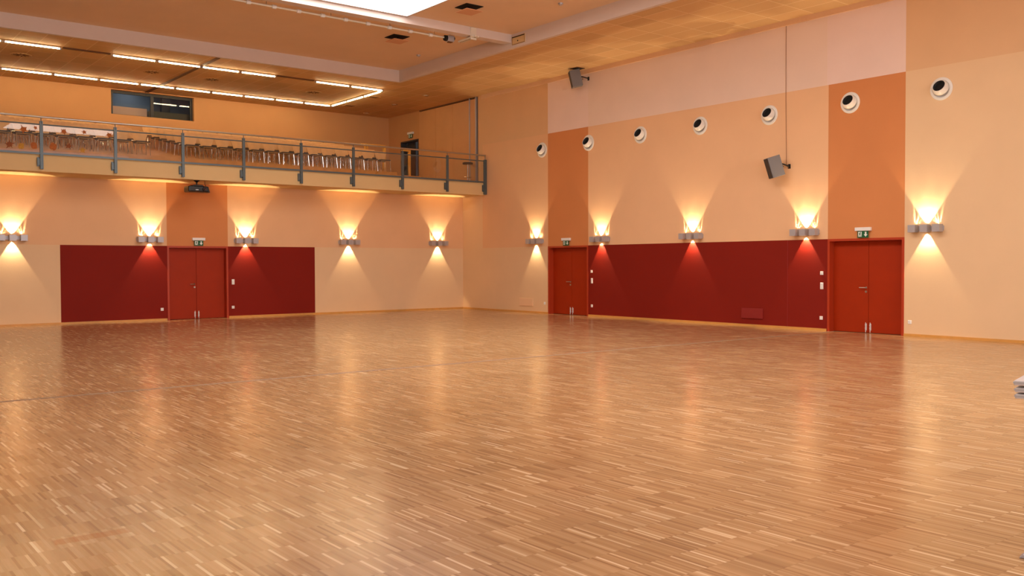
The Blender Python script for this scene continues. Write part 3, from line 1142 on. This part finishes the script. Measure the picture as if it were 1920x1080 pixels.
# timber guard rails at the right end of the tiers
t = thing('guard_rail', 'yellow wooden guard rail behind the last chairs of the balcony', 'railing', (-1.93, 2.2, 4.69))
box(-.045, .045, -.045, .045, 0, 1.17).build('post', 'wood_yellow', t, bevel=.006)
box(-.97, .05, -.03, .03, 1.17, 1.235).build('top_rail', 'wood_yellow', t, bevel=.006)
for x in (-.80, -.70):
    box(x - .025, x + .025, -.02, .02, .95, 1.17).build('baluster', 'wood_yellow', t)
box(-.045, .045, -.1, .045, -.0, .03).build('foot', 'wood_yellow', t)
t = thing('guard_rail', 'yellow wooden post rail in front of the dark balcony doorway', 'railing', (-.86, 2.2, ZT))
box(-.04, .04, -.04, .04, 0, 1.37).build('post', 'wood_yellow', t, bevel=.006)
box(-.34, .05, -.03, .03, 1.37, 1.43).build('top_rail', 'wood_yellow', t, bevel=.006)
box(-.34, -.29, -.02, .02, 0, 1.37).build('baluster', 'doorway_dark', t)

t = thing('bar_stool', 'dark round topped bar stool at the right end of the balcony', 'stool', (-.22, -.62, ZT))
MB().lathe([(0, .70), (.17, .70), (.185, .715), (.185, .75), (.17, .765), (0, .765)], 28).build('seat', 'stool_top', t, smooth=True)
MB().tube([(0, 0, .02), (0, 0, .70)], .024, 12).build('stem', 'chrome', t, smooth=True)
MB().lathe([(0, 0), (.19, 0), (.19, .012), (.05, .035), (.024, .05), (0, .05)], 28).build('base', 'chrome', t, smooth=True)
mb = MB().lathe([(.15 + .01 * math.cos(a), .25 + .01 * math.sin(a)) for a in [i * PI / 4 for i in range(9)]], 28)
mb.box(-.15, .15, -.008, .008, .243, .257)
mb.build('foot_ring', 'chrome', t, smooth=True)

# ------------------------------------------------------------------ ceiling fittings
# tubes on the balcony ceiling, two rows and a return


def tube_light(p0, p1, label, lit=True):
    p0, p1 = Vector(p0), Vector(p1)
    mid, d = (p0 + p1) / 2, (p1 - p0)
    t = thing('ceiling_tube_light', label, 'ceiling light', (mid.x, mid.y, ZC), math.atan2(d.y, d.x), 'tube lights on the balcony ceiling')
    h = d.length / 2
    box(-h, h, -.05, .05, -.03, 0).build('housing', 'tube_tray' if lit else 'brown', t)
    if lit:
        MB().tube([(-h + .03, 0, -.045), (h - .03, 0, -.045)], .019, 10).build('tube', 'tube', t, smooth=True)
        for s_ in (-1, 1):
            box(s_ * h - .02, s_ * h + .02, -.03, .03, -.07, -.03).build('end_cap', 'alu', t)
    return t


LU = 1.42
ROW_A = [(-14.62, 1), (-13.19, 0), (-11.88, 1), (-10.68, 1), (-9.42, 1), (-8.25, 1), (-7.03, 0), (-5.82, 1), (-4.56, 1)]
ax = [-16.0, -14.6, -13.19, -11.93, -10.70, -9.42, -8.24, -7.08, -5.78, -4.53, -3.28]
an = ['', '', 'unlit dark', '', '', '', '', 'unlit dark', '', '']
posn = ['outermost left', 'second from left', 'third from left', 'fourth from left', 'just left of the brown joint strip', 'just right of the brown joint strip',
        'second right of the brown joint strip', 'third right of the brown strip', 'last but one at the right', 'rightmost']
for i in range(10):
    lit = an[i] == ''
    tube_light((ax[i] + .03, -.06, 0), (ax[i + 1] - .03, -.06, 0), ('lit tube light' if lit else 'unlit dark tube housing') + ' in the front balcony row, ' + posn[i], lit)
bx = [-15.5, -14.05, -12.62, -11.30, -10.07, -8.94, -7.74, -6.60, -5.46, -4.36, -3.30]
posn = ['outermost left', 'second from left', 'third from left', 'fourth from left', 'fifth, left of the brown joint strip', 'just right of the brown joint strip',
        'second right of the brown joint strip', 'third right of the brown joint strip', 'last but one at the right', 'rightmost']
for i in range(10):
    tube_light((bx[i] + .03, 3.72, 0), (bx[i + 1] - .03, 3.72, 0), 'lit tube light in the rear balcony ceiling row, ' + posn[i])
for a, b, w in ((.1, 1.28, 'front third'), (1.32, 2.5, 'middle third'), (2.54, 3.66, 'rear third')):
    tube_light((-3.25, a, 0), (-3.25, b, 0), 'lit tube light of the short right return on the balcony ceiling, ' + w)
struct(box(-9.46, -9.34, FY + .1, BACK2, ZC - .02, ZC).build('trim_8', 'brown'), 'brown joint strip across the balcony ceiling', 'joint')

# swirl diffusers, downlights, small grilles on the balcony ceiling
for x, y, lab in ((-13.87, 1.62, 'brown swirl air diffuser on the balcony ceiling, leftmost'), (-10.27, 1.77, 'brown swirl air diffuser on the balcony ceiling left of the brown joint strip'),
                  (-8.41, 1.78, 'brown swirl air diffuser on the balcony ceiling right of the brown joint strip'), (-4.89, 1.84, 'brown swirl air diffuser on the balcony ceiling, rightmost')):
    t = thing('swirl_diffuser', lab, 'air vent', (x, y, ZC), group='swirl diffusers on the balcony ceiling')
    MB().lathe([(0, -.004), (.22, -.004), (.25, -.012), (.27, 0)], 32).build('plate', 'tiles', t, smooth=True)
    mb = MB()
    for k in range(10):
        T = Matrix.Rotation(2 * PI * k / 10, 4, 'Z') @ Matrix.Translation((.13, 0, 0)) @ Matrix.Rotation(.35, 4, 'Z')
        mb.box(-.075, .075, -.016, .016, -.008, -.003, 0, T)
    mb.build('slots', 'brown', t)
for x, y, lab in ((-1.53, .04, 'round silver downlight on the balcony ceiling nearest the railing'), (-1.457, 2.27, 'round silver downlight in the middle of its row of three'),
                  (-1.32, 4.56, 'round silver downlight on the balcony ceiling nearest the rear wall')):
    t = thing('downlight', lab, 'ceiling light', (x, y, ZC), group='downlights on the balcony ceiling')
    MB().lathe([(.08, -.004), (.10, -.016), (.125, -.014), (.13, 0)], 28).build('trim_ring', 'chrome', t, smooth=True)
    MB().lathe([(0, -.006), (.06, -.008), (.08, -.004)], 28).build('reflector', 'white', t, smooth=True)
for x, y, lab in ((-2.82, 1.4, 'small dark ceiling grille right of the tube return, nearer the hall'), (-2.655, 3.46, 'small dark ceiling grille right of the tube return, nearer the rear wall')):
    t = thing('ceiling_grille', lab, 'air vent', (x, y, ZC), group='small ceiling grilles')
    box(-.2, .2, -.16, .16, -.01, 0).build('frame', 'tiles', t)
    mb = MB()
    for k in range(5):
        mb.box(-.17, .17, -.13 + .056 * k, -.10 + .056 * k, -.013, -.009)
    mb.build('slots', 'brown', t)

# square diffusers in the raised field: a dark throat with a plate hung under it
for x, y, lab in ((-6.0, -8.80, 'square ceiling diffuser with black throat right of the skylight'), (-5.84, -5.19, 'square ceiling diffuser with black throat between beam and balcony')):
    t = thing('ceiling_diffuser', lab, 'air vent', (x, y, ZR), group='square diffusers in the raised ceiling')
    box(-.25, .25, -.25, .25, -.012, 0).build('throat', 'dark', t)
    box(-.235, .235, -.235, .235, -.125, -.110).build('plate', 'ceil_plate', t)
    box(-.02, .02, -.02, .02, -.11, -.01).build('hanger', 'dark', t)
for x, y, z, lab in ((-4.196, -3.70, ZR, 'small round smoke detector on the raised ceiling near the balcony'), (-4.454, -10.40, ZR, 'small round smoke detector on the raised ceiling at the top of the picture')):
    t = thing('smoke_detector', lab, 'smoke detector', (x, y, z), group='smoke detectors')
    MB().lathe([(0, -.055), (.03, -.055), (.045, -.035), (.06, -.03), (.065, 0)], 20).build('body', 'alu', t, smooth=True)
    MB().lathe([(.046, -.034), (.05, -.028), (.046, -.026)], 20).build('vent_ring', 'duct', t)
o = thing('ceiling_grille', 'flat dark grille in the sand ceiling above the upper grey speaker', 'air vent', (-.34, -6.48, ZC), 0)
box(-.16, .16, -.16, .16, -.012, 0).build('frame', 'brown', o)
box(-.14, .14, -.14, .14, -.016, -.01).build('slots', 'duct', o)

# white pipe with clamps under the raised field
PZ, PY = 7.60, -6.72
t = thing('ceiling_pipe', 'long white suspended pipe with clamps parallel to the beam', 'pipe', (0, PY, PZ))
MB().tube([(-14.5, 0, 0), (-5.32, 0, 0)], .024, 10).build('pipe', 'white_pipe', t, smooth=True)
for i in range(14):
    x = -5.75 - .62 * i
    MB().tube([(x - .05, 0, .0), (x + .05, 0, .0)], .045, 10).build('clamp', 'white', t, smooth=True)
for x in (-5.75, -7.10, -8.75, -10.4, -12.0, -13.6):
    MB().tube([(x + .12, 0, 0), (x + .12, 0, ZR - PZ)], .007, 6).build('hanger', 'steel', t, smooth=True)
t = thing('winch_motor', 'grey motor unit at the right end of the white ceiling pipe', 'motor', (-5.16, -6.75, 7.58))
box(-.10, .10, -.07, .07, -.08, .08).build('housing', 'alu', t, bevel=.01)
MB().tube([(-.17, 0, 0), (-.10, 0, 0)], .075, 14).build('drum', 'dark', t, smooth=True)
MB().tube([(.10, 0, .02), (.14, 0, .02)], .045, 12).build('brake', 'dark', t, smooth=True)
box(-.06, .06, -.05, .05, -.10, -.08).build('foot', 'brown', t)
MB().tube([(0, 0, .08), (0, 0, ZR - 7.58)], .012, 8).build('hanger', 'alu', t)
t = thing('pipe_bracket', 'white bracket arm fixed to the beam beside the motor', 'bracket', (-4.80, -7.3, 7.60))
mb = MB()
mb.box(-.06, -.015, -.18, .60, -.06, -.02)
mb.box(.015, .06, -.18, .60, -.06, -.02)
mb.build('arm', 'white_pipe', t)
box(-.015, .015, -.1, .60, -.055, -.045).build('slot', 'brown', t)
box(-.09, .09, -.03, .0, -.10, .22).build('mounting_plate', 'white_pipe', t)
MB().tube([(-.30, .45, .0), (-.30, .45, ZR - 7.60)], .012, 8)
box(-.11, .11, -.12, -.03, -.05, -.02).build('end_stop', 'white_pipe', t)
t = thing('wall_box', 'beige box with a dark upper slot on the right ceiling fascia', 'box', (FX, -7.62, 7.64), ON_RIGHT)
box(-.27, .27, -.03, 0, -.11, .11).build('cover', 'slab', t)
box(-.255, .255, -.034, -.028, .075, .10).build('slot', 'dark', t)
mb = MB()
for a, b, c, d in ((-.27, .27, -.11, -.10), (-.27, -.26, -.11, .11), (.26, .27, -.11, .11)):
    mb.box(a, b, -.034, -.028, c, d)
mb.build('edge', 'brown', t)
MB().lathe([(0, .036), (.02, .036), (.02, .03)], 12, Matrix.Rotation(PI / 2, 4, 'X') @ Matrix.Translation((-.02, -.03, 0))).build('button', 'dark', t)

# ------------------------------------------------------------------ folded tables at the right edge
ga = math.radians(-38)
for k, (z, dx, lab) in enumerate(((.872, .015, 'light grey folded table lowest in the stack at the right picture edge'),
                                  (.906, .012, 'light grey folded table in the middle of the stack at the right picture edge'),
                                  (.944, 0.0, 'light grey folded table on top of the stack at the right picture edge'))):
    o = thing('folding_table', lab, 'table', (-14.035 + dx, -24.95, z), math.radians(-76), 'stacked folded tables')
    tk = .030 if k < 2 else .032
    box(0, 1.2, 0, .6, 0, tk - .006).build('board', 'board', o, bevel=.004)
    box(-.003, 1.203, -.003, .603, tk * .3, tk * .62).build('edge_band', 'board_edge', o)
t = thing('table_trolley', 'grey trolley under the stacked folded tables at the right picture edge', 'trolley', (-13.955, -24.95, 0), math.radians(-76))
MB().prism([(-.0, 0), (.9, 0), (.9, .035), (.12, .035), (.02, .022)], .0, .07, 'y').build('foot', 'foot_grey', t, bevel=.006)
MB().prism([(-.0, 0), (.9, 0), (.9, .035), (.12, .035), (.02, .022)], .50, .57, 'y').build('foot', 'foot_grey', t, bevel=.006)
for y in (.035, .535):
    box(.50, .56, y - .03, y + .03, .03, .83).build('upright', 'foot_grey', t)
box(.02, 1.0, .0, .57, .83, .868).build('carrying_frame', 'board_edge', t)
